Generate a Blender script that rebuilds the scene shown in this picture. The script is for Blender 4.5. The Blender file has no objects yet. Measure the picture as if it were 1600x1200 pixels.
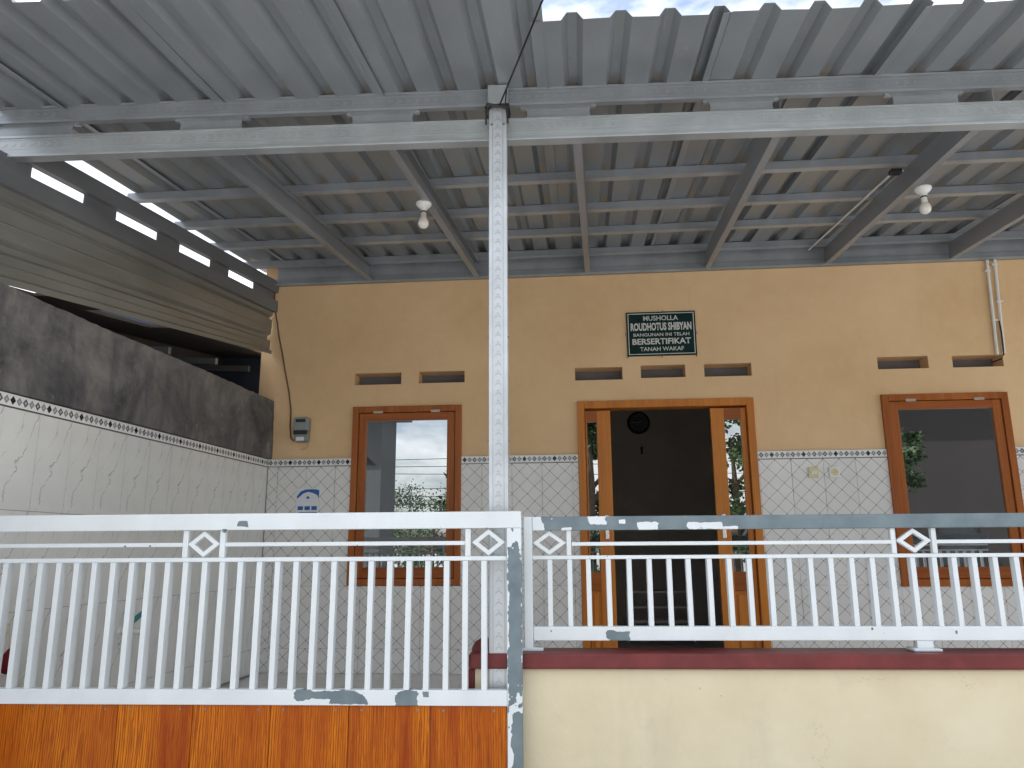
import bpy, math, random
from mathutils import Vector, Matrix
random.seed(7)
R = math.radians
scene = bpy.context.scene
C = scene.collection

# ------------------------------------------------------------------ camera
CZ = 0.906
cam_d = bpy.data.cameras.new('camera'); cam = bpy.data.objects.new('camera', cam_d); C.objects.link(cam)
p_, y_, r_ = R(12.166), R(5.1215), R(-0.358)
fwd = Vector((-math.sin(y_)*math.cos(p_), math.cos(y_)*math.cos(p_), math.sin(p_)))
right = Vector((math.cos(y_), math.sin(y_), 0)); up = right.cross(fwd)
r2 = math.cos(r_)*right + math.sin(r_)*up; u2 = -math.sin(r_)*right + math.cos(r_)*up
cam.matrix_world = Matrix(((r2.x, u2.x, -fwd.x, 0), (r2.y, u2.y, -fwd.y, 0), (r2.z, u2.z, -fwd.z, CZ), (0, 0, 0, 1)))
cam_d.sensor_width = 36; cam_d.lens = 27.0; cam_d.clip_start = 0.05; cam_d.clip_end = 5000
scene.camera = cam

# ------------------------------------------------------------------ sky, sun, exposure
SUN_DIR = Vector((-0.62, 0.30, 0.95)).normalized()          # towards the sun: high, left, behind the house
world = bpy.data.worlds.new('World'); scene.world = world; world.use_nodes = True
wn, wl = world.node_tree.nodes, world.node_tree.links
wn.clear()
sky = wn.new('ShaderNodeTexSky'); sky.sky_type = 'NISHITA'; sky.sun_disc = False
sky.sun_elevation = math.asin(SUN_DIR.z); sky.sun_rotation = math.atan2(SUN_DIR.x, SUN_DIR.y)
sky.air_density = 1.0; sky.dust_density = 3.0
tc = wn.new('ShaderNodeTexCoord')
cn = wn.new('ShaderNodeTexNoise'); cn.inputs['Scale'].default_value = 3.2; cn.inputs['Detail'].default_value = 9; cn.inputs['Roughness'].default_value = .58
mp = wn.new('ShaderNodeMapping'); mp.inputs['Scale'].default_value = (1, 1, 2.4)
wl.new(tc.outputs['Generated'], mp.inputs['Vector']); wl.new(mp.outputs[0], cn.inputs['Vector'])
cr = wn.new('ShaderNodeMapRange'); cr.inputs['From Min'].default_value = .40; cr.inputs['From Max'].default_value = .62
wl.new(cn.outputs['Fac'], cr.inputs['Value'])
mx = wn.new('ShaderNodeMix'); mx.data_type = 'RGBA'
mx.inputs['B'].default_value = (9.5, 9.4, 9.2, 1)
wl.new(cr.outputs[0], mx.inputs['Factor']); wl.new(sky.outputs[0], mx.inputs['A'])
bg = wn.new('ShaderNodeBackground'); bg.inputs['Strength'].default_value = .12
wo = wn.new('ShaderNodeOutputWorld')
wl.new(mx.outputs['Result'], bg.inputs['Color']); wl.new(bg.outputs[0], wo.inputs['Surface'])
sd = bpy.data.lights.new('sun', 'SUN'); sd.energy = 5.0; sd.angle = R(.5); sd.color = (1, .96, .9)
so = bpy.data.objects.new('sun', sd); C.objects.link(so)
so.rotation_euler = SUN_DIR.to_track_quat('Z', 'Y').to_euler(); so.location = (-6, 4, 12)
scene.view_settings.view_transform = 'Standard'; scene.view_settings.look = 'None'
scene.view_settings.exposure = 1.12; scene.view_settings.gamma = 1
scene.cycles.max_bounces = 10; scene.cycles.diffuse_bounces = 6; scene.cycles.transparent_max_bounces = 12

# ------------------------------------------------------------------ node helpers
class NT:
    def __init__(s, name):
        s.m = bpy.data.materials.new(name); s.m.use_nodes = True
        s.n = s.m.node_tree.nodes; s.l = s.m.node_tree.links
        s.b = s.n['Principled BSDF']; s.tc = s.n.new('ShaderNodeTexCoord')
    def put(s, sock, v):
        if isinstance(v, bpy.types.NodeSocket): s.l.new(v, sock)
        elif isinstance(v, (tuple, list)) and len(v) == 3 and sock.type == 'RGBA': sock.default_value = (*v, 1)
        else: sock.default_value = v
    def math(s, op, a, b=None, c=None):
        n = s.n.new('ShaderNodeMath'); n.operation = op
        s.put(n.inputs[0], a)
        if b is not None: s.put(n.inputs[1], b)
        if c is not None: s.put(n.inputs[2], c)
        return n.outputs[0]
    def xyz(s, v=None):
        n = s.n.new('ShaderNodeSeparateXYZ'); s.put(n.inputs[0], v or s.tc.outputs['Object']); return n.outputs
    def vec(s, x, y, z):
        n = s.n.new('ShaderNodeCombineXYZ')
        for i, q in enumerate((x, y, z)): s.put(n.inputs[i], q)
        return n.outputs[0]
    def noise(s, scale, detail=4, rough=.55, v=None, stretch=None, dist=0):
        v = v or s.tc.outputs['Object']
        if stretch:
            m = s.n.new('ShaderNodeMapping'); s.put(m.inputs['Vector'], v); m.inputs['Scale'].default_value = stretch; v = m.outputs[0]
        n = s.n.new('ShaderNodeTexNoise'); s.put(n.inputs['Vector'], v)
        n.inputs['Scale'].default_value = scale; n.inputs['Detail'].default_value = detail
        n.inputs['Roughness'].default_value = rough; n.inputs['Distortion'].default_value = dist
        return n.outputs['Fac']
    def rng(s, v, a, b, c=0., d=1.):
        n = s.n.new('ShaderNodeMapRange'); s.put(n.inputs['Value'], v)
        for k, q in zip(('From Min', 'From Max', 'To Min', 'To Max'), (a, b, c, d)): n.inputs[k].default_value = q
        return n.outputs[0]
    def mix(s, f, a, b):
        n = s.n.new('ShaderNodeMix'); n.data_type = 'RGBA'
        s.put(n.inputs['Factor'], f); s.put(n.inputs['A'], a); s.put(n.inputs['B'], b); return n.outputs['Result']
    def bump(s, h, strength=.3, dist=.01):
        n = s.n.new('ShaderNodeBump'); s.put(n.inputs['Height'], h)
        n.inputs['Strength'].default_value = strength; n.inputs['Distance'].default_value = dist
        s.l.new(n.outputs[0], s.b.inputs['Normal'])
    def rand(s):
        n = s.n.new('ShaderNodeObjectInfo'); return n.outputs['Random']
    def set(s, col=None, rough=None, metal=None, spec=None, **k):
        for nm, v in (('Base Color', col), ('Roughness', rough), ('Metallic', metal), ('Specular IOR Level', spec)):
            if v is not None: s.put(s.b.inputs[nm], v)
        return s

MAT = {}
def plain(name, col, rough=.5, metal=0, var=.12, scale=6, bump=0, bscale=60):
    t = NT(name)
    n = t.noise(scale, 5)
    c = t.mix(t.rng(n, .3, .7), tuple(q*(1-var) for q in col), tuple(min(1, q*(1+var)) for q in col))
    t.set(c, t.rng(n, .3, .7, rough*.85, min(1, rough*1.15)), metal)
    if name in ('maroon', 'sign_green', 'red_cloth'): t.set(spec=.2)
    if bump: t.bump(t.noise(bscale, 4), bump, .004)
    MAT[name] = t.m; return t.m

def emboss(t, uu, vv, period, half):
    """raised arrow pattern running along uu, centred on vv = 0, within |vv| < half"""
    a = t.math('ABSOLUTE', vv)
    q = t.math('FRACT', t.math('DIVIDE', t.math('ADD', uu, t.math('MULTIPLY', a, .8)), period))
    ridge = t.math('LESS_THAN', t.math('ABSOLUTE', t.math('SUBTRACT', q, .5)), .17)
    band = t.math('LESS_THAN', a, half)
    edge = t.math('LESS_THAN', t.math('ABSOLUTE', t.math('SUBTRACT', a, half*1.55)), .0022)
    return t.math('ADD', t.math('MULTIPLY', ridge, band), edge)

def galv(name, col, rough=.42, metal=.65, axis=None, period=.045, half=.012, off=0):
    t = NT(name)
    big = t.noise(5, 5, stretch=(1, .25, 1)); fine = t.noise(180, 2)
    f = t.math('ADD', t.math('MULTIPLY', big, .87), t.math('MULTIPLY', fine, .13))
    t.set(t.mix(t.rng(f, .3, .7), tuple(q*.82 for q in col), tuple(q*1.15 for q in col)), t.rng(big, .3, .7, rough*.8, rough*1.25), metal)
    if axis:
        o = t.xyz()
        uu, vv = (o[0], o[2]) if axis == 'x' else (o[2], o[0]) if axis == 'z' else (o[1], o[2])
        if off: vv = t.math('SUBTRACT', vv, off)
        t.bump(emboss(t, uu, vv, period, half), .55, .004)
    MAT[name] = t.m; return t.m

t = NT('sheet')
big = t.noise(3, 6, .6, stretch=(1, .3, 1)); fine = t.noise(160, 2)
f = t.math('ADD', t.math('MULTIPLY', big, .75), t.math('MULTIPLY', fine, .25))
c = t.mix(t.rng(f, .32, .68), (.265, .29, .31), (.35, .38, .40))
c = t.mix(t.rng(t.noise(9, 7, .7, stretch=(2.4, .5, 1)), .66, .74, 0, .5), c, (.60, .61, .60))
c = t.mix(t.rng(t.noise(4, 6, .65, stretch=(1.5, .6, 1)), .60, .72, 0, .35), c, (.30, .28, .25))
t.set(c, t.rng(big, .3, .7, .34, .48), .5); MAT['sheet'] = t.m
galv('sheet_brown', (.33, .335, .31), .40, .65)
galv('steel', (.46, .49, .50), .42, .6)
galv('steel_x', (.43, .455, .465), .40, .5, 'x', .042, .013)
galv('steel_dark_x', (.30, .325, .345), .45, .5, 'x', .042, .010)
galv('steel_web', (.34, .365, .385), .42, .5, 'x', .042, .013)
galv('steel_post', (.57, .60, .625), .38, .4, 'z', .042, .013)
galv('steel_side', (.20, .21, .22), .5, .4)
galv('steel_rafter', (.33, .35, .375), .45, .4)
plain('vent_grey', (.15, .145, .15), .9)
plain('cable_brown', (.14, .085, .05), .6)
plain('hinge_metal', (.42, .36, .30), .4, .6)
plain('screw', (.25, .25, .26), .4, .8)

# painted plaster
t = NT('plaster_ochre')
n1, n2 = t.noise(1.3, 6, .6), t.noise(9, 5)
c = t.mix(t.rng(n1, .3, .7), (.71, .475, .255), (.82, .575, .33))
c = t.mix(t.rng(n2, .45, .8, 0, .35), c, (.84, .62, .37))
st = t.noise(7, 5, .6, stretch=(1, 1, .12))
c = t.mix(t.rng(st, .58, .8, 0, .22), c, (.50, .30, .15))
t.set(c, .75, spec=.3); t.bump(t.math('ADD', t.noise(16, 5), t.math('MULTIPLY', t.noise(90, 3), .4)), .22, .006); MAT['ochre'] = t.m
t = NT('plaster_cream')
n1 = t.noise(2.2, 7, .62); n2 = t.noise(14, 5)
c = t.mix(t.rng(n1, .35, .7), (.67, .585, .40), (.75, .675, .49))
c = t.mix(t.rng(n2, .58, .8, 0, .3), c, (.56, .50, .37))
st = t.noise(5, 6, .65, stretch=(1, 1, .25))
c = t.mix(t.rng(st, .57, .75, 0, .24), c, (.45, .41, .32))
dr = t.noise(11, 4, .6, stretch=(1, 1, .06)); c = t.mix(t.rng(dr, .60, .74, 0, .08), c, (.42, .39, .31))
vo = t.n.new('ShaderNodeTexVoronoi'); vo.feature = 'DISTANCE_TO_EDGE'; vo.inputs['Scale'].default_value = 1.7
wv = t.n.new('ShaderNodeVectorMath'); wv.operation = 'ADD'; t.l.new(t.tc.outputs['Object'], wv.inputs[0])
wq = t.noise(6, 5, .7); t.l.new(t.vec(t.math('MULTIPLY', wq, .35), 0., t.math('MULTIPLY', wq, .3)), wv.inputs[1]); t.l.new(wv.outputs[0], vo.inputs['Vector'])
ck = t.math('MULTIPLY', t.rng(vo.outputs['Distance'], 0, .0035, 1, 0), t.rng(t.noise(1.6, 3), .53, .6))
c = t.mix(t.math('MULTIPLY', ck, .5), c, (.25, .22, .17))
sp = t.math('GREATER_THAN', t.noise(38, 2), .77); c = t.mix(t.math('MULTIPLY', sp, .5), c, (.30, .27, .2))
t.set(c, .7, spec=.3); t.bump(t.math('ADD', t.noise(9, 6), t.math('MULTIPLY', t.noise(70, 3), .3)), .25, .006); MAT['cream'] = t.m
t = NT('concrete_render')
n1 = t.noise(2.6, 8, .68, dist=.5); n2 = t.noise(6, 6, .6, stretch=(1.6, 1, .35)); n3 = t.noise(30, 4)
c = t.mix(t.rng(n1, .34, .66), (.062, .060, .062), (.24, .225, .205))
c = t.mix(t.rng(n2, .48, .72, 0, .75), c, (.075, .072, .078))
c = t.mix(t.rng(t.noise(5, 7, .7), .60, .72, 0, .7), c, (.34, .32, .28))
t.set(c, .85); t.bump(t.math('ADD', n1, t.math('MULTIPLY', n3, .5)), .6, .012); MAT['concrete'] = t.m
plain('dark_wall', (.055, .07, .11), .9, 0, .4, 3, .2)
plain('dark_wood', (.06, .05, .045), .8, 0, .35, 5)
plain('grout', (.42, .42, .40), .85)
plain('grout_dark', (.30, .30, .29), .85)
plain('room_wall', (.70, .64, .58), .8, 0, .1, 2)
plain('room_floor', (.35, .33, .31), .18, 0, .1, 2)
plain('maroon', (.17, .038, .038), .38, 0, .22, 9, .15, 40)
plain('asphalt', (.405, .405, .405), .9, 0, .25, 4, .3)
plain('black_plastic', (.012, .012, .013), .4)
plain('white_plastic', (.78, .78, .74), .35, 0, .05)
plain('cream_plastic', (.70, .62, .36), .35, 0, .05)
plain('meter_grey', (.24, .27, .26), .4, 0, .1)
plain('meter_dark', (.03, .035, .04), .2)
plain('paper', (.75, .77, .80), .5, 0, .03)
plain('blue_print', (.01, .11, .36), .45, 0, .05)
plain('sign_green', (.006, .030, .028), .3, 0, .15)
plain('sign_white', (.62, .62, .58), .5, 0, .06)
plain('chrome', (.65, .66, .67), .2, .9)
plain('teal', (.02, .22, .20), .35)
plain('red_cloth', (.16, .012, .022), .6, 0, .3)
plain('bulb_glass', (.80, .78, .70), .25, 0, .03)
plain('bulb_collar', (.62, .52, .42), .4)
plain('clock_rim', (.02, .02, .022), .3)
plain('clock_face', (.10, .11, .12), .35)
plain('leaf', (.06, .105, .03), .55, 0, .5, 1.5)
plain('leaf_dark', (.035, .07, .022), .6, 0, .5, 1.5)
plain('bark', (.10, .075, .05), .9, 0, .3, 8)
plain('far_wall', (.30, .29, .27), .8, 0, .15, 1)
plain('far_grey', (.085, .09, .09), .8, 0, .15, 1)
plain('far_dark', (.035, .03, .028), .7, 0, .2, 1)
plain('far_roof', (.07, .05, .045), .8, 0, .2, 2)

# printed wall tile with diamond lines (object space of one tile, x along the wall, z up)
def tile_diamond(name):
    t = NT(name); o = t.xyz()
    u = t.math('DIVIDE', o[0], .118); v = t.math('DIVIDE', o[2], .1155)
    wob = t.math('MULTIPLY', t.math('SUBTRACT', t.noise(14, 2), .5), .10)
    def line(e, w):
        q = t.math('FRACT', t.math('ADD', e, 100.5))
        return t.math('SUBTRACT', 1., t.math('SMOOTH_MIN', 1., t.math('DIVIDE', t.math('ABSOLUTE', t.math('SUBTRACT', q, .5)), w), .2))
    a = t.math('MAXIMUM', line(t.math('ADD', t.math('ADD', u, v), wob), .034), 0.)
    b = t.math('MAXIMUM', line(t.math('ADD', t.math('SUBTRACT', u, v), wob), .034), 0.)
    ln = t.math('MINIMUM', t.math('ADD', a, b), 1.)
    dot = t.math('MULTIPLY', line(t.math('ADD', u, v), .075), line(t.math('SUBTRACT', u, v), .075))
    dot = t.math('GREATER_THAN', dot, .25)
    base = t.mix(t.rng(t.noise(5, 3), .3, .7), (.765, .75, .715), (.845, .83, .795))
    base = t.mix(t.math('MULTIPLY', t.rand(), .35), base, (.70, .69, .67))
    c = t.mix(t.math('MULTIPLY', ln, .85), base, (.13, .125, .12)); c = t.mix(t.math('MULTIPLY', dot, .7), c, (.16, .15, .15))
    t.set(c, .16, spec=.5); MAT[name] = t.m
tile_diamond('tile_diamond')
t = NT('tile_marble'); o = t.xyz()
n1 = t.noise(7, 4); n2 = t.noise(22, 4)
e = t.math('ADD', t.math('SUBTRACT', o[0], t.math('MULTIPLY', o[2], -.42)), t.math('MULTIPLY', t.math('SUBTRACT', n1, .5), .17))
def vein(off, w, amt):
    d = t.math('ABSOLUTE', t.math('SUBTRACT', e, off))
    return t.math('MULTIPLY', t.rng(d, 0, w, 1, 0), amt)
vv = t.math('MAXIMUM', vein(.20, .0045, .75), vein(.285, .003, .45))
vv = t.math('MULTIPLY', vv, t.rng(n2, .38, .55))
base = t.mix(t.rng(t.noise(4, 4), .3, .7), (.71, .715, .675), (.80, .80, .76))
c = t.mix(vv, base, (.22, .225, .23)); t.set(c, .14, spec=.5); MAT['tile_marble'] = t.m
# border tile: a row of little diamonds, period .0393
t = NT('tile_border'); o = t.xyz()
ui = t.math('DIVIDE', o[0], .03933); fu = t.math('SUBTRACT', t.math('FRACT', ui), .5); idx = t.math('FLOOR', ui)
fv = t.math('DIVIDE', t.math('SUBTRACT', o[2], .0325), .046)
d = t.math('ADD', t.math('ABSOLUTE', fu), t.math('ABSOLUTE', fv))
solid = t.math('LESS_THAN', d, .46)
inner = t.math('LESS_THAN', d, .22)
odd = t.math('FLOORED_MODULO', idx, 2.)
first = t.math('LESS_THAN', t.math('ABSOLUTE', t.math('SUBTRACT', idx, 2.)), .5)
dc = t.mix(odd, (.08, .085, .09), (.27, .28, .29)); dc = t.mix(first, dc, (.02, .02, .022))
ic = t.mix(first, (.42, .43, .44), (.02, .02, .022))
c = t.mix(solid, (.80, .80, .78), dc); c = t.mix(inner, c, ic)
edge = t.math('GREATER_THAN', t.math('ABSOLUTE', t.math('SUBTRACT', o[2], .0325)), .0285)
c = t.mix(edge, c, (.10, .10, .10))
t.set(c, .2); MAT['tile_border'] = t.m
plain('floor_tile', (.62, .605, .58), .2, 0, .06, 4)

def wood(name, dark, light, axis, scale=1., rough=.35, contrast=1., line=None, fine=60):
    t = NT(name)
    st = [9*scale, 9*scale, 9*scale]; st['xyz'.index(axis)] = .55*scale
    r = t.rand()
    off = t.vec(t.math('MULTIPLY', r, 13.), t.math('MULTIPLY', r, 7.), t.math('MULTIPLY', r, 21.))
    va = t.n.new('ShaderNodeVectorMath'); va.operation = 'ADD'; t.l.new(t.tc.outputs['Object'], va.inputs[0]); t.l.new(off, va.inputs[1])
    n = t.noise(1, 6, .6, v=va.outputs[0], stretch=tuple(st), dist=.6)
    st2 = [fine*scale]*3; st2['xyz'.index(axis)] = fine*.037*scale
    g = t.noise(1, 3, .6, v=va.outputs[0], stretch=tuple(st2), dist=.3)
    f = t.math('ADD', t.math('MULTIPLY', n, .65), t.math('MULTIPLY', g, .35))
    c = t.mix(t.rng(f, .5-.17/contrast, .5+.17/contrast), dark, light)
    if line:
        c = t.mix(t.rng(g, .52, .62, 0, .7), c, line)
        wv = t.n.new('ShaderNodeTexWave'); wv.wave_type = 'BANDS'; wv.bands_direction = 'X'
        mpn = t.n.new('ShaderNodeMapping'); t.l.new(va.outputs[0], mpn.inputs['Vector']); mpn.inputs['Scale'].default_value = (1, 1, .10); t.l.new(mpn.outputs[0], wv.inputs['Vector'])
        wv.inputs['Scale'].default_value = 34; wv.inputs['Distortion'].default_value = 7; wv.inputs['Detail'].default_value = 3; wv.inputs['Detail Scale'].default_value = 1.4
        c = t.mix(t.math('MULTIPLY', t.rng(wv.outputs['Fac'], .62, .92), t.rng(n, .35, .6, .35, .85)), c, line)
    t.set(c, rough, spec=.14 if line else .22); t.bump(g, .08, .002); MAT[name] = t.m
wood('teak_z', (.25, .062, .013), (.46, .150, .034), 'z')
wood('teak_x', (.23, .056, .012), (.42, .130, .030), 'x')
wood('door_z', (.42, .130, .020), (.66, .245, .045), 'z')
wood('board', (.30, .040, .002), (.76, .235, .006), 'z', 1.0, .30, 1.35, (.22, .030, .002), 170)

def paint(name, spots=(), cover=None, base=(.76, .815, .84)):
    """white gloss paint; grey primer shows inside the given spots (x, z, rx, rz), edges ragged"""
    t = NT(name); o = t.xyz()
    n = t.math('SUBTRACT', t.noise(28, 5, .6), .5); n0 = t.math('SUBTRACT', t.noise(7, 3), .5)
    wob = t.math('ADD', t.math('MULTIPLY', n, 1.1), t.math('MULTIPLY', n0, 1.2))
    m = None
    for (x, z, rx, rz) in spots:
        dx = t.math('ABSOLUTE', t.math('DIVIDE', t.math('SUBTRACT', o[0], x), rx)); dz = t.math('ABSOLUTE', t.math('DIVIDE', t.math('SUBTRACT', o[2], z), rz))
        k = t.math('MAXIMUM', dx, dz)
        k = t.math('LESS_THAN', t.math('ADD', k, wob), 1.)
        m = k if m is None else t.math('MAXIMUM', m, k)
    chips = t.math('GREATER_THAN', t.noise(21, 2, .5), .765)
    m = chips if m is None else t.math('MAXIMUM', m, chips)
    if cover == 'grey':
        m = t.math('SUBTRACT', 1., m)
    wht = t.mix(t.rng(t.noise(4, 5), .35, .7), base, tuple(q*.90 for q in base))
    gry = t.mix(t.rng(t.noise(12, 5), .3, .7), (.125, .170, .195), (.190, .240, .265))
    rust = t.math('GREATER_THAN', t.noise(33, 3, .6, v=t.vec(t.math('ADD', o[0], 3.7), o[1], o[2])), .745)
    wht = t.mix(t.rng(t.noise(6, 6, .7, stretch=(1, 1, .3)), .55, .8, 0, .35), wht, (.56, .58, .58))
    t.set(t.mix(rust, t.mix(m, wht, gry), (.13, .06, .03)), t.rng(m, 0, 1, .38, .62)); t.bump(t.math('SUBTRACT', 1., m), .5, .0015); MAT[name] = t.m
paint('paint')
paint('paint_top', [(-1.375, 1.015, .022, .012)])
paint('paint_bottom', [(-1.00, .362, .10, .016), (-.92, .350, .07, .018), (-.69, .352, .045, .028), (-.615, .366, .012, .010), (-1.08, .378, .02, .006)])
paint('paint_stile', [(-.271, .62, .029, .31), (-.262, .10, .024, .22), (-.272, -.30, .026, .2)])
paint('paint_rail_bottom', [(.135, .562, .045, .022), (1.75, .585, .008, .012)])
paint('primer_rail', [(-.20, 1.01, .035, .05), (.06, 1.022, .032, .016), (.27, .995, .045, .016), (.50, .998, .075, .014), (.60, .985, .03, .01), (-.07, .985, .02, .008), (.16, 1.015, .012, .008)], 'grey')

# reflective tinted window glass
def glass(name, tint, refl):
    m = bpy.data.materials.new(name); m.use_nodes = True; n, l = m.node_tree.nodes, m.node_tree.links; n.clear()
    g = n.new('ShaderNodeBsdfGlossy'); g.inputs['Roughness'].default_value = .004; g.inputs['Color'].default_value = (.93, .97, 1, 1)
    tr = n.new('ShaderNodeBsdfTransparent'); tr.inputs['Color'].default_value = (*tint, 1)
    fr = n.new('ShaderNodeFresnel'); fr.inputs['IOR'].default_value = 1.5
    ad = n.new('ShaderNodeMath'); ad.operation = 'ADD'; ad.use_clamp = True; ad.inputs[1].default_value = refl; l.new(fr.outputs[0], ad.inputs[0])
    mxs = n.new('ShaderNodeMixShader'); l.new(ad.outputs[0], mxs.inputs[0]); l.new(tr.outputs[0], mxs.inputs[1]); l.new(g.outputs[0], mxs.inputs[2])
    o = n.new('ShaderNodeOutputMaterial'); l.new(mxs.outputs[0], o.inputs[0]); MAT[name] = m
glass('window_glass', (.16, .17, .18), .42)
glass('door_glass', (.16, .17, .18), .30)

# ------------------------------------------------------------------ mesh helpers
class MB:
    def __init__(s): s.v = []; s.f = []; s.smooth = False
    def add(s, vs, fs):
        k = len(s.v); s.v += [tuple(q) for q in vs]; s.f += [tuple(i+k for i in q) for q in fs]; return s
    def box(s, x0, x1, y0, y1, z0, z1):
        return s.add([(x0,y0,z0),(x1,y0,z0),(x1,y1,z0),(x0,y1,z0),(x0,y0,z1),(x1,y0,z1),(x1,y1,z1),(x0,y1,z1)],
                     [(0,3,2,1),(4,5,6,7),(0,1,5,4),(1,2,6,5),(2,3,7,6),(3,0,4,7)])
    def prism(s, poly, a, b, axis='y'):
        """poly: (p,q) outline; extruded from a to b along axis ('y': (x,z) outline; 'x': (y,z); 'z': (x,y))"""
        n = len(poly)
        mk = {'y': lambda p, t: (p[0], t, p[1]), 'x': lambda p, t: (t, p[0], p[1]), 'z': lambda p, t: (p[0], p[1], t)}[axis]
        vs = [mk(p, a) for p in poly] + [mk(p, b) for p in poly]
        return s.add(vs, [tuple(range(n)), tuple(range(2*n-1, n-1, -1))] + [(i, n+i, n+(i+1) % n, (i+1) % n) for i in range(n)])
    def sweep(s, prof, path):
        """open profile list [(x,z)...] placed at path points [(x,y,z)...]: profile lies across x/z"""
        n = len(prof); vs = []
        for (px, py, pz) in path: vs += [(px+a, py, pz+b) for a, b in prof]
        return s.add(vs, [(j*n+i, j*n+i+1, (j+1)*n+i+1, (j+1)*n+i) for j in range(len(path)-1) for i in range(n-1)])
    def tube(s, pts, r, seg=8, cap=True):
        pts = [Vector(p) for p in pts]; rs = r if isinstance(r, (list, tuple)) else [r]*len(pts); vs = []
        for i, p in enumerate(pts):
            d = (pts[min(i+1, len(pts)-1)] - pts[max(i-1, 0)]).normalized()
            a = d.cross(Vector((0, 0, 1)) if abs(d.z) < .9 else Vector((1, 0, 0))).normalized(); b = d.cross(a)
            vs += [p + rs[i]*(math.cos(6.2832*k/seg)*a + math.sin(6.2832*k/seg)*b) for k in range(seg)]
        fs = [(j*seg+k, j*seg+(k+1) % seg, (j+1)*seg+(k+1) % seg, (j+1)*seg+k) for j in range(len(pts)-1) for k in range(seg)]
        if cap: fs += [tuple(range(seg-1, -1, -1)), tuple(range((len(pts)-1)*seg, len(pts)*seg))]
        s.smooth = True
        return s.add(vs, fs)
    def lathe(s, prof, seg=20, center=(0, 0, 0), axis='z'):
        vs = []; cx, cy, cz = center
        for r, h in prof:
            for k in range(seg):
                a = 6.2832*k/seg; p, q = r*math.cos(a), r*math.sin(a)
                vs.append((cx+p, cy+q, cz+h) if axis == 'z' else (cx+p, cy+h, cz+q))
        fs = [(j*seg+k, j*seg+(k+1) % seg, (j+1)*seg+(k+1) % seg, (j+1)*seg+k) for j in range(len(prof)-1) for k in range(seg)]
        s.smooth = True
        return s.add(vs, fs)
    def mesh(s, name, mat):
        me = bpy.data.meshes.new(name); me.from_pydata(s.v, [], s.f); me.update()
        import bmesh
        bm = bmesh.new(); bm.from_mesh(me); bmesh.ops.recalc_face_normals(bm, faces=bm.faces); bm.to_mesh(me); bm.free()
        me.materials.append(MAT[mat] if isinstance(mat, str) else mat)
        if s.smooth:
            for p in me.polygons: p.use_smooth = True
            me.set_sharp_from_angle(angle=R(40))
        return me
    def build(s, name, mat, parent=None, bevel=0, loc=None):
        o = bpy.data.objects.new(name, s.mesh(name, mat)); C.objects.link(o); o.parent = parent
        if loc: o.location = loc
        if bevel:
            b = o.modifiers.new('bevel', 'BEVEL'); b.width = bevel; b.segments = 2; b.limit_method = 'ANGLE'; b.angle_limit = R(40)
        return o
def inst(name, mesh, parent, loc):
    o = bpy.data.objects.new(name, mesh); C.objects.link(o); o.parent = parent; o.location = loc; return o
def tag(o, label, cat, group=None):
    o['label'] = label; o['category'] = cat
    if group: o['group'] = group
    return o
def thing(name, label, cat, loc=(0, 0, 0), rz=0, group=None):
    o = bpy.data.objects.new(name, None); C.objects.link(o); o.location = loc; o.rotation_euler = (0, 0, rz)
    o.empty_display_size = .2
    return tag(o, label, cat, group)
def struct(o): o['kind'] = 'structure'; return o

def wall_holes(x0, x1, z0, z1, y0, y1, holes):
    """a wall slab in the x/z plane between y0 and y1 with rectangular holes (xa, xb, za, zb)"""
    holes = [(max(h[0], x0), min(h[1], x1), max(h[2], z0), min(h[3], z1)) for h in holes]
    xs = sorted({x0, x1} | {h[i] for h in holes for i in (0, 1)}); zs = sorted({z0, z1} | {h[i] for h in holes for i in (2, 3)})
    def hole(i, j):
        if i < 0 or j < 0 or i >= len(xs)-1 or j >= len(zs)-1: return True
        cx, cz = (xs[i]+xs[i+1])/2, (zs[j]+zs[j+1])/2
        return any(h[0] < cx < h[1] and h[2] < cz < h[3] for h in holes)
    idx = {}; m = MB()
    def V(i, j, k):
        if (i, j, k) not in idx: idx[i, j, k] = len(m.v); m.v.append((xs[i], (y0, y1)[k], zs[j]))
        return idx[i, j, k]
    for i in range(len(xs)-1):
        for j in range(len(zs)-1):
            if hole(i, j): continue
            m.f.append((V(i,j,0), V(i+1,j,0), V(i+1,j+1,0), V(i,j+1,0))); m.f.append((V(i,j,1), V(i,j+1,1), V(i+1,j+1,1), V(i+1,j,1)))
            if hole(i-1, j): m.f.append((V(i,j,0), V(i,j+1,0), V(i,j+1,1), V(i,j,1)))
            if hole(i+1, j): m.f.append((V(i+1,j,0), V(i+1,j,1), V(i+1,j+1,1), V(i+1,j+1,0)))
            if hole(i, j-1): m.f.append((V(i,j,0), V(i,j,1), V(i+1,j,1), V(i+1,j,0)))
            if hole(i, j+1): m.f.append((V(i,j+1,0), V(i+1,j+1,0), V(i+1,j+1,1), V(i,j+1,1)))
    return m

# ------------------------------------------------------------------ ground and porch floor
FA = R(2.066)                                   # the street front is turned 2 degrees against the house front
LA = R(2.49)                                    # the side wall leans 2.5 degrees off square
street = struct(MB().box(-400, 400, -400, 60, -.9, -.6).build('street', 'asphalt')); street['label'] = 'grey paved street and open ground around the house'
pf = struct(MB().prism([(-2.75, 3.22), (5.2, 3.50), (5.2, 5.995), (-2.56, 5.995)], -.595, -.010, 'z').build('porch_floor', 'grout'))
ft = MB().box(.0015, .3985, .0015, .3985, -.008, 0).mesh('floor_tile', 'floor_tile')
for i in range(19):
    for j in range(6):
        x, y = -2.46+.4*i, 5.585-.4*j
        if x < 4.8: inst('floor_tile', ft, pf, (x, y, 0))

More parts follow.
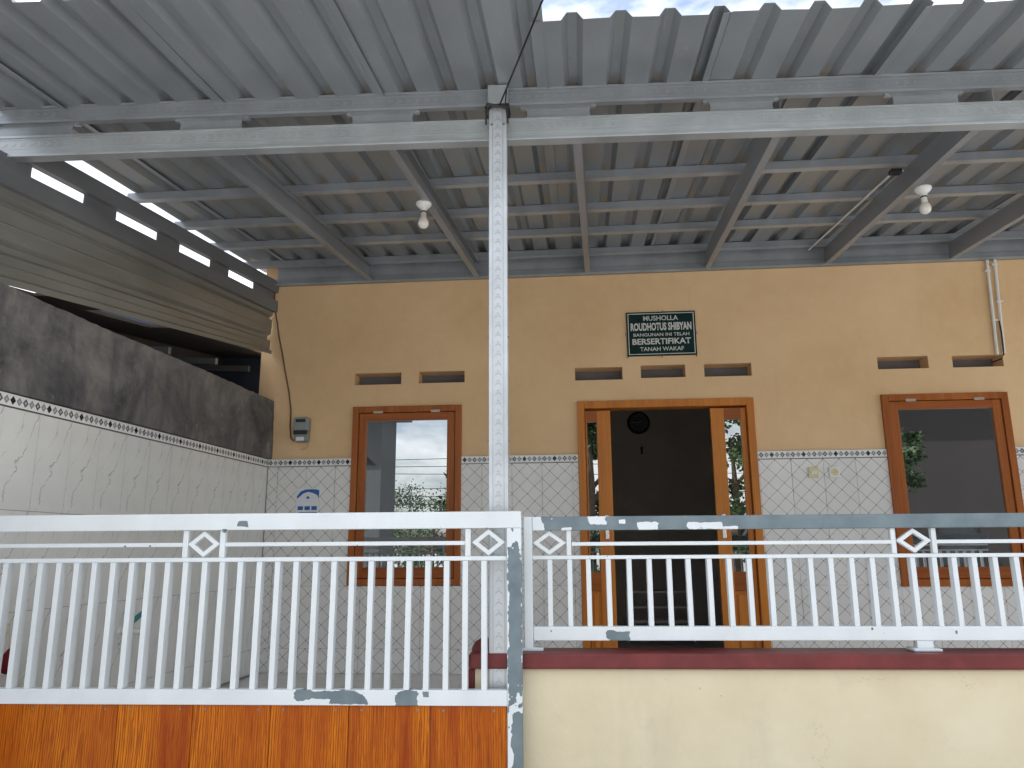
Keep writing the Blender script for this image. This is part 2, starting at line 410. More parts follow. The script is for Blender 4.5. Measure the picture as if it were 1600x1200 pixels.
# ------------------------------------------------------------------ the house
F = 6.0
W1 = (-1.828, -.942, .642, 2.042); W2 = (2.290, 3.205, .628, 2.044); D = (-.02, 1.337, 0.0, 2.045)
vents = [(-1.835, -1.443, 2.228, 2.325), (-1.300, -.922, 2.230, 2.326), (-.032, .344, 2.220, 2.323), (.488, .836, 2.226, 2.328),
         (.982, 1.346, 2.224, 2.327), (2.298, 2.675, 2.248, 2.345), (2.852, 3.222, 2.247, 2.340)]
house = thing('house', 'ochre plastered prayer house with tiled lower wall, brown window frames and open door', 'house', (0, 0, 0))
for q in vents: MB().box(q[0]-.01, q[1]+.01, F+.1505, F+.155, q[2]-.01, q[3]+.01).build('vent_backing', 'vent_grey', house)  # grey backing added to catch outdoor light so the vents read less dark
wall_holes(-2.637, 5.2, -.6, 3.27, F, F+.15, [W1, W2, (D[0], D[1], -.002, D[3])] + vents).build('front_wall', 'ochre', house)
MB().box(-2.637, -2.487, F+.157, 10.1, -.6, 3.2).build('side_wall', 'room_wall', house)
MB().box(5.05, 5.2, F+.152, 10.1, -.6, 3.2).build('side_wall', 'room_wall', house)
MB().box(-2.485, 5.048, 9.95, 10.1, -.6, 3.2).build('back_wall', 'room_wall', house)
MB().box(-2.485, 5.048, F+.152, 9.948, 3.0, 3.1).build('ceiling', 'room_wall', house)
MB().box(-2.485, 5.048, F+.152, 9.948, -.3, -.004).build('room_floor', 'room_floor', house)
MB().box(-2.637, 5.3, F+.26, 10.3, 3.30, 3.42).build('roof_slab', 'far_wall', house)

# wall tiles on the front (pieces, cut round the openings)
TW, TH0 = .236, [(0.0, .178), (.178, .638), (.638, 1.098), (1.098, 1.565)]
def minus(rect, hole):
    x0, x1, z0, z1 = rect; a, b, c, d = hole
    if a >= x1 or b <= x0 or c >= z1 or d <= z0: return [rect]
    out = []
    if a > x0: out.append((x0, a, z0, z1))
    if b < x1: out.append((b, x1, z0, z1))
    xa, xb = max(a, x0), min(b, x1)
    if c > z0: out.append((xa, xb, z0, c))
    if d < z1: out.append((xa, xb, d, z1))
    return out
full = {}
def tile(x, z, w, h, name, mat, parent, holes, proud=.008):
    g = .0012
    rects = [(x+g, x+w-g, z+g, z+h-g)]
    for hl in holes: rects = [q for r in rects for q in minus(r, hl)]
    rects = [q for q in rects if q[1]-q[0] > .006 and q[3]-q[2] > .006]
    if not rects: return
    key = (name, round(w, 3), round(h, 3))
    if len(rects) == 1 and abs(rects[0][1]-rects[0][0]-(w-2*g)) < 1e-6 and abs(rects[0][3]-rects[0][2]-(h-2*g)) < 1e-6:
        if key not in full:
            full[key] = MB().box(g, w-g, -proud, 0, g, h-g).mesh(name, mat)
        me = full[key]
    else:
        m = MB()
        for q in rects: m.box(q[0]-x, q[1]-x, -proud, 0, q[2]-z, q[3]-z)
        me = m.mesh(name, mat)
    return inst(name, me, parent, (x, 0, z))
mb_ = wall_holes(-2.515, 4.9, 0.0, 1.628, F-.005, F-.0004, [W1, W2, (D[0], D[1], -.002, D[3])])
dado = mb_.build('tiled_dado', 'grout', house)
holes = [W1, W2, (D[0]-.002, D[1]+.002, -1, 3)]
x = 1.583 - TW*18
xs = []
while x < 4.85: xs.append(x); x += TW
for x in xs:
    left = max(x, -2.512); w = x+TW-left
    for z0, z1 in TH0:
        o = tile(left, z0, w, z1-z0, 'tile', 'tile_diamond', dado, holes)
        if o: o.location.y = F-.0055; o.rotation_euler = (random.uniform(-.0025, .0025), random.uniform(-.0015, .0015), random.uniform(-.003, .003))
    o = tile(left, 1.567, w, .063, 'border_tile', 'tile_border', dado, holes, .010)
    if o: o.location.y = F-.0055

# windows
def window(W, label):
    x0, x1, z0, z1 = W; f = .050; y0, y1 = F-.028, F+.09
    fr = MB().box(x0, x0+f, y0, y1, z0, z1).box(x1-f, x1, y0, y1, z0, z1).box(x0+f, x1-f, y0, y1, z1-f, z1).box(x0+f, x1-f, y0, y1, z0, z0+f)
    win = fr.build('window', 'teak_z', house, .003); win['label'] = label
    a0, a1, b0, b1 = x0+f+.004, x1-f-.004, z0+f+.004, z1-f-.004; s = .062; ys0, ys1 = F-.016, F+.026
    for q in (a0, a1-s): MB().box(q, q+s, ys0, ys1, b0, b1).build('sash_stile', 'teak_z', win, .003)
    for q, q2 in ((b1-s, b1), (b0, b0+s+.02)): MB().box(a0+s, a1-s, ys0+.001, ys1, q, q2).build('sash_rail', 'teak_x', win, .003)
    MB().box(a0+s-.006, a1-s+.006, F+.002, F+.007, b0+s+.014, b1-s+.006).build('pane', 'window_glass', win)
    for hx in (x0+.21, x1-.21):
        MB().box(hx-.038, hx+.038, F-.031, F-.027, z1-f-.008, z1-f+.012).build('hinge', 'hinge_metal', win)
window(W1, 'brown wooden window reflecting bright sky')
window(W2, 'brown wooden window with dark glass')

# door
fr = MB(); y0, y1 = F-.03, F+.10
fr.box(D[0], D[0]+.055, y0, y1, .09, D[3]).box(D[1]-.055, D[1], y0, y1, .09, D[3]).box(D[0]+.055, D[1]-.055, y0, y1, D[3]-.058, D[3])
door = fr.build('door', 'door_z', house, .003); door['label'] = 'double doorway with orange brown frame and narrow glazed leaves'
for a, b in ((D[0]-.004, D[0]+.059), (D[1]-.059, D[1]+.004)):
    MB().box(a, b, y0-.004, y1, 0, .088).build('frame_foot', 'cream', door, .003)
def leaf(xa, xb, ga, gb, stile_left):
    """a narrow leaf between xa and xb with glass from ga to gb above a raised panel"""
    yy0, yy1 = F+.012, F+.05
    m = MB()
    if ga-xa > .006: m.box(xa, ga, yy0, yy1, .012, 1.975)
    if xb-gb > .006: m.box(gb, xb, yy0, yy1, .012, 1.975)
    lf = m.build('door_leaf', 'door_z', door, .003)
    for q, q2 in ((1.885, 1.975), (.60, .735), (.012, .14)): MB().box(ga, gb, yy0+.001, yy1, q, q2).build('leaf_rail', 'teak_x', lf, .002)
    MB().box(ga-.004, gb+.004, F+.028, F+.033, .73, 1.89).build('pane', 'door_glass', lf)
    w = gb-ga
    MB().box(ga, gb, F+.030, F+.040, .14, .60).build('panel_back', 'door_z', lf)
    MB().box(ga+.018, gb-.018, F+.020, F+.030, .17, .57).build('raised_panel', 'door_z', lf, .006)
    return lf
l1 = leaf(.040, .236, .052, .128, True); l2 = leaf(1.010, 1.278, 1.113, 1.236, False)
for lf, hx in ((l1, .185), (l2, 1.06)):
    MB().box(hx-.014, hx+.014, F+.004, F+.012, .98, 1.16).build('lock_plate', 'chrome', lf, .002)
    MB().tube([(hx, F+.004, 1.10), (hx, F-.03, 1.10), (hx+.05*(1 if hx > .6 else -1), F-.034, 1.10)], .007).build('handle', 'chrome', lf)
# things on the walls ------------------------------------------------
def text_mesh(body, width, height, bold):
    cu = bpy.data.curves.new('txt', 'FONT'); cu.body = body; cu.align_x = 'CENTER'; cu.offset = bold; cu.extrude = .0; cu.resolution_u = 3
    ob = bpy.data.objects.new('txt', cu); C.objects.link(ob)
    bpy.context.view_layer.update()
    dg = bpy.context.evaluated_depsgraph_get(); me = bpy.data.meshes.new_from_object(ob.evaluated_get(dg))
    bpy.data.objects.remove(ob)
    vx = [v.co.x for v in me.vertices]; vy = [v.co.y for v in me.vertices]
    sx, sy = width/(max(vx)-min(vx)), height/(max(vy)-min(vy)); cx, cy = (max(vx)+min(vx))/2, (max(vy)+min(vy))/2
    for v in me.vertices: v.co = ((v.co.x-cx)*sx, 0, (v.co.y-cy)*sy)
    return me
sign = thing('sign', 'dark green name board with white lettering above the doorway', 'sign', (.661, F-.001, 2.584))
sw, sh = .546, .364
MB().box(-sw/2, sw/2, -.012, 0, -sh/2, sh/2).build('board', 'sign_green', sign, .002)
m = MB(); e, w_ = .012, .006
m.box(-sw/2+e, sw/2-e, -.0136, -.0122, sh/2-e-w_, sh/2-e).box(-sw/2+e, sw/2-e, -.0136, -.0122, -sh/2+e, -sh/2+e+w_)
m.box(-sw/2+e, -sw/2+e+w_, -.0136, -.0122, -sh/2+e+w_, sh/2-e-w_).box(sw/2-e-w_, sw/2-e, -.0136, -.0122, -sh/2+e+w_, sh/2-e-w_)
m.build('border_line', 'sign_white', sign)
for body, zc, w, h, bold in (('MUSHOLLA', .128, .275, .040, .016), ('ROUDHOTUS SHIBYAN', .058, .480, .066, .040), ('BANGUNAN INI TELAH', -.008, .440, .027, .012),
                             ('BERSERTIFIKAT', -.064, .460, .050, .028), ('TANAH WAKAF', -.126, .345, .033, .015)):
    me = text_mesh(body, w, h, bold); me.materials.append(MAT['sign_white'])
    o = inst('lettering', me, sign, (0, -.0126, zc))
for nx, nz in ((.02, sh/2+.006), (0, -sh/2-.006), (-sw/2-.008, 0), (sw/2+.008, 0), (-sw/2+.004, -sh/2-.006), (sw/2-.004, -sh/2-.006)):
    MB().box(nx-.003, nx+.003, -.010, .0, nz-.008, nz+.008).build('nail', 'screw', sign)

meter = thing('electricity_meter', 'small grey electricity meter on the ochre wall beside the window', 'meter', (-2.240, F, 1.86))
MB().box(-.062, .062, -.075, 0, -.01, .10).build('housing', 'meter_grey', meter, .010)
MB().box(-.056, .056, -.062, 0, -.098, -.012).build('terminal_cover', 'meter_grey', meter, .008)
MB().box(-.040, .040, -.079, -.073, .058, .084).build('display', 'meter_dark', meter, .002)
MB().box(-.058, .058, -.078, -.062, -.040, -.006).build('keypad', 'meter_dark', meter, .003)
MB().box(-.034, .030, -.066, -.0615, -.090, -.060).build('label_plate', 'paper', meter)
MB().tube([(.045, -.02, -.098), (.048, -.022, -.125), (.02, -.012, -.150), (-.02, -.010, -.158)], .004).build('lead', 'bulb_collar', meter)
pts = [(-2.545, 5.985, 3.04), (-2.548, 5.985, 2.96), (-2.541, 5.988, 2.90), (-2.512, 5.99, 2.78), (-2.490, 5.99, 2.66), (-2.450, 5.99, 2.50), (-2.420, 5.99, 2.36), (-2.375, 5.988, 2.18), (-2.352, 5.99, 2.03), (-2.350, 5.988, 1.90), (-2.338, 5.985, 1.80), (-2.306, 5.975, 1.775)]
tag(MB().tube(pts, .006, 6).build('power_cable', 'cable_brown'), 'thin brown cable running down the ochre wall to the meter', 'cable')

stk = thing('poster', 'small white notice with blue wave header stuck on the tiles', 'poster', (-2.170, F-.0145, 1.292))
MB().box(-.094, .094, -.0012, 0, -.100, .100).build('sheet', 'paper', stk)
wave = [(-.092, .036), (-.062, .076), (-.02, .092), (.03, .094), (.075, .090), (.091, .082), (.088, .018), (.076, .046), (.04, .063), (.0, .073), (-.04, .060), (-.086, .020)]
MB().prism(wave, -.0022, -.0014, 'y').build('wave_print', 'blue_print', stk)
for k in range(3):
    MB().box(-.080+.056*k, -.036+.056*k, -.0022, -.0014, -.070, -.040).build('square_print', 'blue_print', stk)
MB().box(-.070, .078, -.0022, -.0014, -.098, -.086).build('line_print', 'blue_print', stk)
MB().prism([(-.014, .030), (.0, .040), (.014, .030), (.010, .018), (-.010, .018)], -.0022, -.0014, 'y').build('emblem_print', 'blue_print', stk)

def switch(x, kind, label):
    s = thing('wall_' + kind, label, kind, (x, F-.0145, 1.460))
    MB().box(-.038, .038, -.010, 0, -.041, .041).build('plate', 'cream_plastic' if kind == 'switch' else 'white_plastic', s, .004)
    if kind == 'switch':
        for k in (-1, 1): MB().box(.001 if k > 0 else -.021, .021 if k > 0 else -.001, -.0145, -.0095, -.012, .012).build('rocker', 'white_plastic', s, .002)
    else:
        MB().lathe([(.0, -.0102), (.014, -.0102), (.021, -.0105), (.023, -.013), (.025, -.013), (.026, -.0095)], 24, axis='y').build('round_recess', 'cream_plastic', s)
        for k in (-1, 1): MB().lathe([(0, -.0118), (.0028, -.0118), (.0028, -.0095)], 10, (k*.009, 0, 0), 'y').build('pin_hole', 'black_plastic', s)
switch(1.742, 'switch', 'yellowed light switch on the tiles beside the doorway')
switch(1.894, 'socket', 'pale square power socket next to the light switch')

for k, (xa, xb, lab) in enumerate(((3.200, 3.176, 'white conduit pipe on the ochre wall, the one with no black cable'), (3.258, 3.226, 'white conduit pipe on the ochre wall with black cable at its lower end'))):
    pp = MB().tube([(xa, F-.018, 3.16), (xb, F-.016, 2.335 if k == 0 else 2.345)], .0115, 10).build('conduit_pipe', 'white_plastic'); tag(pp, lab, 'pipe')
    if k == 1:
        MB().tube([(3.226, F-.018, 2.60), (3.221, F-.031, 2.50), (3.219, F-.031, 2.40), (3.222, F-.020, 2.335), (3.20, F-.012, 2.30), (3.15, F+.03, 2.285)], .006, 6).build('cable', 'black_plastic', pp)
        for z in (3.05, 2.75): MB().box(3.225+.00004*z, 3.27, F-.032, F-.003, z, z+.012).build('clip', 'white_plastic', pp)
    else:
        for z in (3.00, 2.6): MB().box(xb-.005, xb+.035, F-.031, F-.003, z, z+.012).build('clip', 'white_plastic', pp)

# inside the room
clk = thing('wall_clock', 'round black wall clock inside the dark room', 'clock', (.751, 9.948, 2.50))
MB().lathe([(.118, -.012), (.118, -.040), (.132, -.046), (.145, -.036), (.148, 0)], 36, axis='y').build('rim', 'clock_rim', clk)
MB().lathe([(0, -.018), (.120, -.018)], 36, axis='y').build('face', 'clock_face', clk)
for a, L in ((R(60), .06), (R(-85), .09)):
    MB().prism([(-.004, 0), (.004, 0), (.003, L), (-.003, L)], -.024, -.021, 'y').build('hand', 'sign_white', clk).rotation_euler = (0, a, 0)
for k in range(12):
    MB().box(-.003, .003, -.021, -.0185, .092, .108).build('hour_mark', 'sign_white', clk).rotation_euler = (0, R(30*k), 0)
tag(MB().lathe([(0, -.02), (.018, -.02), (.02, -.016), (.02, 0)], 16, axis='y').box(-.012, .012, -.016, 0, -.075, .0).build('wall_hook', 'clock_rim', loc=(.778, 9.948, 2.17)), 'small black hook on the back wall below the clock', 'hook')
rk = thing('book_rack', 'low pale book rack standing in the dark room', 'rack', (.76, 8.3, -.004))
for sx in (-.34, .32): MB().box(sx, sx+.02, -.12, .12, 0, .50).build('side_panel', 'white_plastic', rk)
for z in (.04, .18, .32, .47): MB().box(-.319, .319, -.12, .12, z, z+.018).build('shelf', 'white_plastic', rk)

# ------------------------------------------------------------------ left boundary wall (local x runs from the corner to the street, y into the porch)
lw = thing('boundary_wall', 'side wall with white marble tiles below bare dark concrete render', 'wall', (-2.517, F-.004, 0), -(math.pi/2+LA))
LL = 2.96
MB().box(.0, LL, -.16, -.009, -.6, 1.632).build('wall_core', 'grout_dark', lw)
# rough rendered upper band with an uneven surface and a ragged end
NX, NZ = 60, 10; m = MB()
rr = random.Random(3)
for side in (0, 1):
    for j in range(NZ+1):
        for i in range(NX+1):
            x = -.012+(LL+.012)*i/NX + (rr.uniform(-.010, .010) if i == 0 else 0); z = 1.634+.478*j/NZ + (rr.uniform(-.003, .002) if j == NZ else 0)
            y = (.022+.006*math.sin(3.1*x+5*z)+rr.uniform(-.0025, .0025)) if side == 0 else -.16
            m.v.append((x, y, z))
N = (NX+1)*(NZ+1); id_ = lambda s, i, j: s*N+j*(NX+1)+i
for j in range(NZ):
    for i in range(NX):
        m.f.append((id_(0,i,j), id_(0,i+1,j), id_(0,i+1,j+1), id_(0,i,j+1))); m.f.append((id_(1,i,j), id_(1,i,j+1), id_(1,i+1,j+1), id_(1,i+1,j)))
for i in range(NX):
    for j in (0, NZ): m.f.append((id_(0,i,j), id_(1,i,j), id_(1,i+1,j), id_(0,i+1,j)))
for j in range(NZ):
    for i in (0, NX): m.f.append((id_(0,i,j), id_(0,i,j+1), id_(1,i,j+1), id_(1,i,j)))
m.build('rendered_top', 'concrete', lw)
lfull = {}
for z0, z1 in TH0:
    for i in range(13):
        x0 = .01+.228*i; k = round(z1-z0, 3)
        if k not in lfull: lfull[k] = MB().box(.0012, .2268, -.0085, 0, .0012, z1-z0-.0012).mesh('tile', 'tile_marble')
        inst('tile', lfull[k], lw, (x0, 0, z0)).rotation_euler = (random.uniform(-.003, .003), random.uniform(-.0015, .0015), random.uniform(-.004, .004))
bt = MB().box(.0005, .2355, -.0085, .002, .001, .062).mesh('border_tile', 'tile_border')
for i in range(12): inst('border_tile', bt, lw, (.01+.236*i, 0, 1.568))
# tap on that wall
tap = thing('water_tap', 'small chrome water tap with teal handle on the marble tiled wall', 'tap', (-2.592, 4.27, .475), -(math.pi/2+LA))
MB().lathe([(.0, .004), (.024, .004), (.024, .0), (.012, .008), (.012, .03)], 16, axis='y').build('flange', 'white_plastic', tap)
MB().tube([(0, .0, 0), (0, .05, .0), (0, .085, -.004), (0, .10, -.03), (0, .10, -.05)], .012, 10).build('spout', 'white_plastic', tap)
MB().tube([(0, .045, 0), (0, .045, .03)], .008).build('stem', 'chrome', tap)
MB().tube([(.0, .045, .032), (-.03, .05, .050), (-.060, .055, .068)], [.010, .010, .008]).build('lever', 'teal', tap)
tap.scale = (1.5, 1.5, 1.5)
bag = MB().lathe([(.004, .055), (.014, .048), (.026, .03), (.030, 0), (.027, -.03), (.018, -.05), (.002, -.058)], 14)
for i, v in enumerate(bag.v): bag.v[i] = (v[0]*1.1+.006*math.sin(40*v[2]), v[1]*.8, v[2])
rb = thing('hanging_pouch', 'small dark red cloth pouch hanging against the marble tiled wall', 'pouch', (-2.590, 3.42, .43))
bag.build('pouch', 'red_cloth', rb); MB().tube([(0, 0, .05), (-.015, .003, .10), (-.028, .006, .16)], .004, 6).build('cord', 'bulb_collar', rb)

# ------------------------------------------------------------------ canopy
S = .105
def zs(y): return 3.01 + S*(y-3.25)             # underside of the roof sheets
can = thing('canopy', 'steel porch canopy of grey ribbed roof sheets on beams and one embossed post', 'canopy')
PIT = .193
def sheet(x0, x1, ya, yb, ribs, lift, droop, rib_h=.034):
    prof = []
    if droop == 'L': prof += [(x0-.034, -.0085), (x0+.004, 0)]
    else: prof += [(x0, 0)]
    for c in ribs:
        for dx, dz in ((-.044, 0), (-.020, rib_h), (.020, rib_h), (.044, 0)):
            if x0+.001 < c+dx < x1-.0005: prof.append((c+dx, dz))
    if droop == 'R': prof += [(x1, 0), (x1+.034, -.0085)]
    else: prof += [(x1, 0)]
    prof.sort(key=lambda q: q[0])
    y0a, y0b = ya(x0), yb
    m = MB(); n = len(prof); NY = 14; vs = []
    q = random.Random(int(x0*1000)); ph = q.uniform(0, 6)
    for j in range(NY+1):
        for (px, pz) in prof:
            y = ya(px) + (yb-ya(px))*(j/NY)**1.3
            w = .0035*math.sin(9*px+ph+2.1*y) if pz < rib_h*.5 else 0
            if j == 0: w *= 1.6
            vs.append((px, y, zs(y)+pz+w*.6+(.0035 if lift else 0)))
    m.add(vs, [(j*n+i, j*n+i+1, (j+1)*n+i+1, (j+1)*n+i) for j in range(NY) for i in range(n-1)])
    o = m.build('roof_sheet', 'sheet', can)
    so_ = o.modifiers.new('thick', 'SOLIDIFY'); so_.thickness = .0012; so_.offset = 1
    return o
edgeL = lambda x: 2.325 + .036*(x+2.1); edgeR = lambda x: 2.668 + .040*(x+.13)
for k in range(-4, 7):
    xa = -.160+.772*k+(.020 if k > 0 else 0); xb = -.160+.772*(k+1)+.0185
    if k == -4: xa = -2.755
    ribs = [-.186+PIT*(i) for i in range(-16, 40) if xa+.02 < -.186+PIT*i < xb]
    sheet(xa, xb, edgeL if k < 0 else edgeR, 6.24, ribs, k % 2, 'R' if k < 0 else 'L' if k > 0 else None)

def cprof(w, h, t=.0025, lip=.012):
    """closed C outline: web on the left, open to the right (x, z)"""
    return [(0, 0), (w, 0), (w, lip), (w-t, lip), (w-t, t), (t, t), (t, h-t), (w-t, h-t), (w-t, h-lip), (w, h-lip), (w, h), (0, h)]
def slanted(prof, xa, ya, xb, yb, dz, name, mat, mirror=False):
    """extrude outline from (xa,ya) to (xb,yb) following the roof slope, dz below the sheets"""
    m = MB(); n = len(prof); vs = []
    for (x, y) in ((xa, ya), (xb, yb)):
        for a, b in prof: vs.append((x+(-a if mirror else a), y, zs(y)+dz+b))
    m.add(vs, [tuple(range(n)), tuple(range(2*n-1, n-1, -1))] + [(i, n+i, n+(i+1) % n, (i+1) % n) for i in range(n)])
    return m.build(name, mat, can)
raf = [-1.712, -.822, .090, 1.050, 1.986, 2.93, 3.88]
for i, x in enumerate(raf):
    slanted(cprof(.042, .128), x-.02-.075, 3.30, x-.02, 5.955, -.187, 'rafter', 'steel_rafter', False)
# purlins run along the house, over the rafters
for y in (2.85, 4.252, 4.812, 5.329, 5.885):
    if y < 3: continue
    z = zs(y)-.056
    m = MB().prism([(y-.019, z+.003), (y-.019, z+.052), (y+.019, z+.052), (y+.019, z+.003)], -2.80, 4.9, 'x')
    pu = m.build('purlin', 'steel_rafter', can)
    MB().box(-2.80, 4.9, y-.024, y+.020, z-.001, z+.0022).build('flange', 'steel', pu)
# wall plate under the roof on the house front
MB().box(-2.52, 4.9, F-.052, F-.004, 3.095, 3.150).build('wall_plate', 'steel_dark_x', can, .003)
MB().box(-2.52, 4.9, F-.040, F-.004, 3.1505, 3.262).build('wall_plate', 'steel_rafter', can, .003)
MB().box(-2.52, 4.9, F-.060, F-.0525, 3.090, 3.104).build('plate_lip', 'steel', can)

# castellated beams: two channels with web plates between, slots left open
def slot_plate(x0, x1, z0, z1, y, n=6, r0=True, r1=True):
    zc, rz = (z0+z1)/2, (z1-z0)/2; pts = []
    for k in range(n+1):
        a = -math.pi/2+math.pi*k/n
        pts.append((x1 - (.028*math.cos(a) if r1 else 0), zc+rz*math.sin(a)))
    for k in range(n+1):
        a = math.pi/2-math.pi*k/n
        pts.append((x0 + (.028*math.cos(a) if r0 else 0), zc+rz*math.sin(a)))
    return MB().prism(pts, y, y+.003, 'y')
def front_part(mb, name, mat, parent=None, bevel=0):
    o = mb.build(name, mat, parent or can, bevel)
    if not parent: o.location = (0, 3.25, 0); o.rotation_euler = (0, 0, FA)
    return o
def off(mb, dz):
    mb.v = [(a, b, c-dz) for a, b, c in mb.v]; return mb
XB0, XB1 = -3.4, 5.0
o = front_part(off(MB().box(XB0, XB1, -.035, .002, 2.928, 3.006), 2.967), 'top_chord', 'steel_dark_x', None, .004); o.location.z = 2.967
front_part(MB().box(XB0, XB1, -.042, -.036, 3.000, 3.0095).box(XB0, XB1, -.042, -.036, 2.922, 2.934), 'chord_lip', 'steel_rafter')
o = front_part(off(MB().box(XB0, XB1, -.045, -.002, 2.752, 2.848), 2.805), 'bottom_chord', 'steel_x', None, .004); o.location.z = 2.805
front_part(MB().box(XB0, XB1, -.055, .004, 2.738, 2.7515), 'bottom_flange', 'steel', None, .002)
front_part(MB().box(XB0, XB1, -.050, -.0455, 2.838, 2.849), 'chord_lip', 'steel')
plates = [(-3.4, -2.37), (-1.89, -1.54), (-1.06, -.722), (-.238, .105), (.605, .940), (1.425, 1.764), (2.25, 2.59), (3.08, 3.42), (3.9, 4.9)]
for a, b in plates:
    o = front_part(off(slot_plate(a, b, 2.846, 2.930, -.020), 2.888), 'web_plate', 'steel_web'); o.location.z = 2.888
    for q in (a-.004, b-.030): front_part(MB().box(q, q+.034, -.016, .004, 2.917, 2.927), 'web_tab', 'steel')
def chevrons(u0, u1, step, half, vc, y, upright, h=.0014):
    m = MB(); u = u0
    while u < u1:
        for sg in (-1, 1):
            for k, (t0, t1) in enumerate(((0, .0075), (.0125, .0165))):
                P = [(u+t0, 0), (u+t1, 0), (u+t1-half*.75, sg*half), (u+t0-half*.75, sg*half)]
                P = [(vc+b, a) if upright else (a, vc+b) for a, b in P]
                if k == 1: P = [(p[0]*.55+q[0]*.45, p[1]*.55+q[1]*.45) for p, q in zip(P, [P[0], P[1], P[1], P[0]])]
                m.prism(P, y-h, y+.0005, 'y')
        u += step
    for e in (-1, 1):
        a, b = vc+e*(half+.010)-.0018, vc+e*(half+.010)+.0018
        if upright: m.box(a, b, y-h, y+.0005, u0, u1)
        else: m.box(u0, u1, y-h, y+.0005, a, b)
    return m
for q in (front_part(chevrons(XB0+.05, XB1-.05, .043, .014, 2.806, -.045, False), 'embossing', 'steel'),
          front_part(chevrons(XB0+.05, XB1-.05, .043, .011, 2.968, -.035, False), 'embossing', 'steel_rafter')): q['kind'] = 'stuff'
# side beam along the left edge
def side_x(y): return -2.517-.03 - math.tan(LA)*(F-y)
def zc(y): return 2.742+.098*(y-3.26)
def side_bar(y0, y1, d0, d1, w0, w1, name, mat):
    vs = []
    for y in (y0, y1):
        x = side_x(y)
        vs += [(x+w0, y, zc(y)+d0), (x+w1, y, zc(y)+d0), (x+w1, y, zc(y)+d1), (x+w0, y, zc(y)+d1)]
    return MB().add(vs, [(0,1,2,3), (7,6,5,4), (0,4,5,1), (1,5,6,2), (2,6,7,3), (3,7,4,0)]).build(name, mat, can)
side_bar(3.17, 5.992, .031, .130, -.012, .03, 'side_chord', 'steel_side'); side_bar(2.90, 5.992, -.140, -.042, -.012, .03, 'side_chord', 'steel_side')
sl = [(3.26, 3.64), (3.91, 4.31), (4.56, 4.95), (5.21, 5.61)]
ends = [2.90] + [q for s_ in sl for q in s_] + [5.992]
for i in range(0, len(ends), 2): side_bar(ends[i], ends[i+1], -.0415, .0305, -.008, -.002, 'side_web', 'steel_side')
# ribbed cladding hanging under the side beam
prof = []
HC = 10
for (h, d) in ((0, 0), (.030, .0), (.05, -.026), (.066, -.026), (.080, 0), (.15, 0), (.156, .005), (.162, 0), (.225, 0), (.245, -.028), (.275, -.028), (.295, 0), (.335, 0), (.341, .005), (.347, 0), (.385, 0), (.40, .020), (.43, .020)):
    prof.append((d, -h))
m = MB(); vs = []; NYc = 12
for j in range(NYc+1):
    y = 2.9+3.092*j/NYc
    zb0 = zc(y)-.141; hgt = zb0-(2.126+.134*(y-3.128)); k = hgt/.43
    for d, h in prof: vs.append((side_x(y)-.008+d-.10*h*0 + .03*h, y, zb0+h*k))
n = len(prof); m.add(vs, [(j*n+i, j*n+i+1, (j+1)*n+i+1, (j+1)*n+i) for j in range(NYc) for i in range(n-1)])
cl = m.build('side_cladding', 'sheet_brown', can); q = cl.modifiers.new('thick', 'SOLIDIFY'); q.thickness = .0015

# the post, in front of the beam
post = front_part(off(MB().box(-.3845, -.3035, -.085-.0, -.046-.0+.0, .0, 2.990).box(-.3835, -.3045, -.0455, -.01, 0, 2.735), 0), 'post', 'steel_post', None, .004)
post.location = (.0, 3.25, 0)
post.data.transform(Matrix.Translation((.344, 0, 0))); post.location = Vector((-.344*math.cos(FA), 3.25-.344*math.sin(FA), 0))
q = chevrons(.02, 2.89, .0425, .013, 0, -.085, True).build('embossing', 'steel', post); q['kind'] = 'stuff'
MB().box(-.0455, .0455, -.0885, -.040, 2.905, 3.000).build('post_cap', 'steel', post, .003)
for dx in (-.027, .027):
    for z in (2.80, ): MB().lathe([(0, -.0035), (.005, -.003), (.006, 0)], 10, (dx, -.085, z), 'y').build('screw', 'screw', post)
for z in (2.25, 1.80, 1.35):
    for sx in (-1, 1): MB().box(sx*.0405-.006, sx*.0405+.006, -.07, -.06, z-.004, z+.004).build('screw', 'screw', post)
# lamps hung from the rafters
def lamp(x, y, label):
    z = zs(y)-.187
    L = thing('ceiling_lamp', label, 'lamp', (x, y, z))
    MB().lathe([(0, .0), (.046, .0), (.046, -.010), (.036, -.024), (.020, -.034), (.018, -.052), (0, -.052)], 24).build('lamp_base', 'white_plastic', L)
    MB().lathe([(.0185, -.052), (.0185, -.060), (.0, -.060)], 20).build('ring', 'black_plastic', L)
    MB().lathe([(.0165, -.060), (.0175, -.092), (.0, -.092)], 20).build('lamp_collar', 'bulb_collar' if x < 0 else 'white_plastic', L)
    MB().lathe([(.017, -.092), (.026, -.104), (.0315, -.120), (.031, -.136), (.024, -.150), (.012, -.158), (0, -.160)], 24).build('bulb', 'bulb_glass', L)
lamp(-.893, 4.17, 'white bulb lamp with brownish collar under the canopy rafter')
lamp(2.005, 4.30, 'white bulb lamp with plain white collar near the ceiling conduit')
cd = thing('ceiling_conduit', 'thin white plastic conduit with a black joint under the roof purlins', 'conduit')
ya, yb = 4.35, 5.95
MB().tube([(1.866, ya, zs(ya)-.066), (1.850, yb, zs(yb)-.066)], .007, 8).build('pipe', 'white_plastic', cd)
MB().box(1.842, 1.905, ya-.05, ya-.005, zs(ya)-.085, zs(ya)-.058).build('joint', 'meter_dark', cd, .004)
MB().tube([(1.91, ya-.03, zs(ya)-.068), (2.02, ya-.03, zs(ya)-.068)], .006, 8).build('pipe', 'white_plastic', cd)
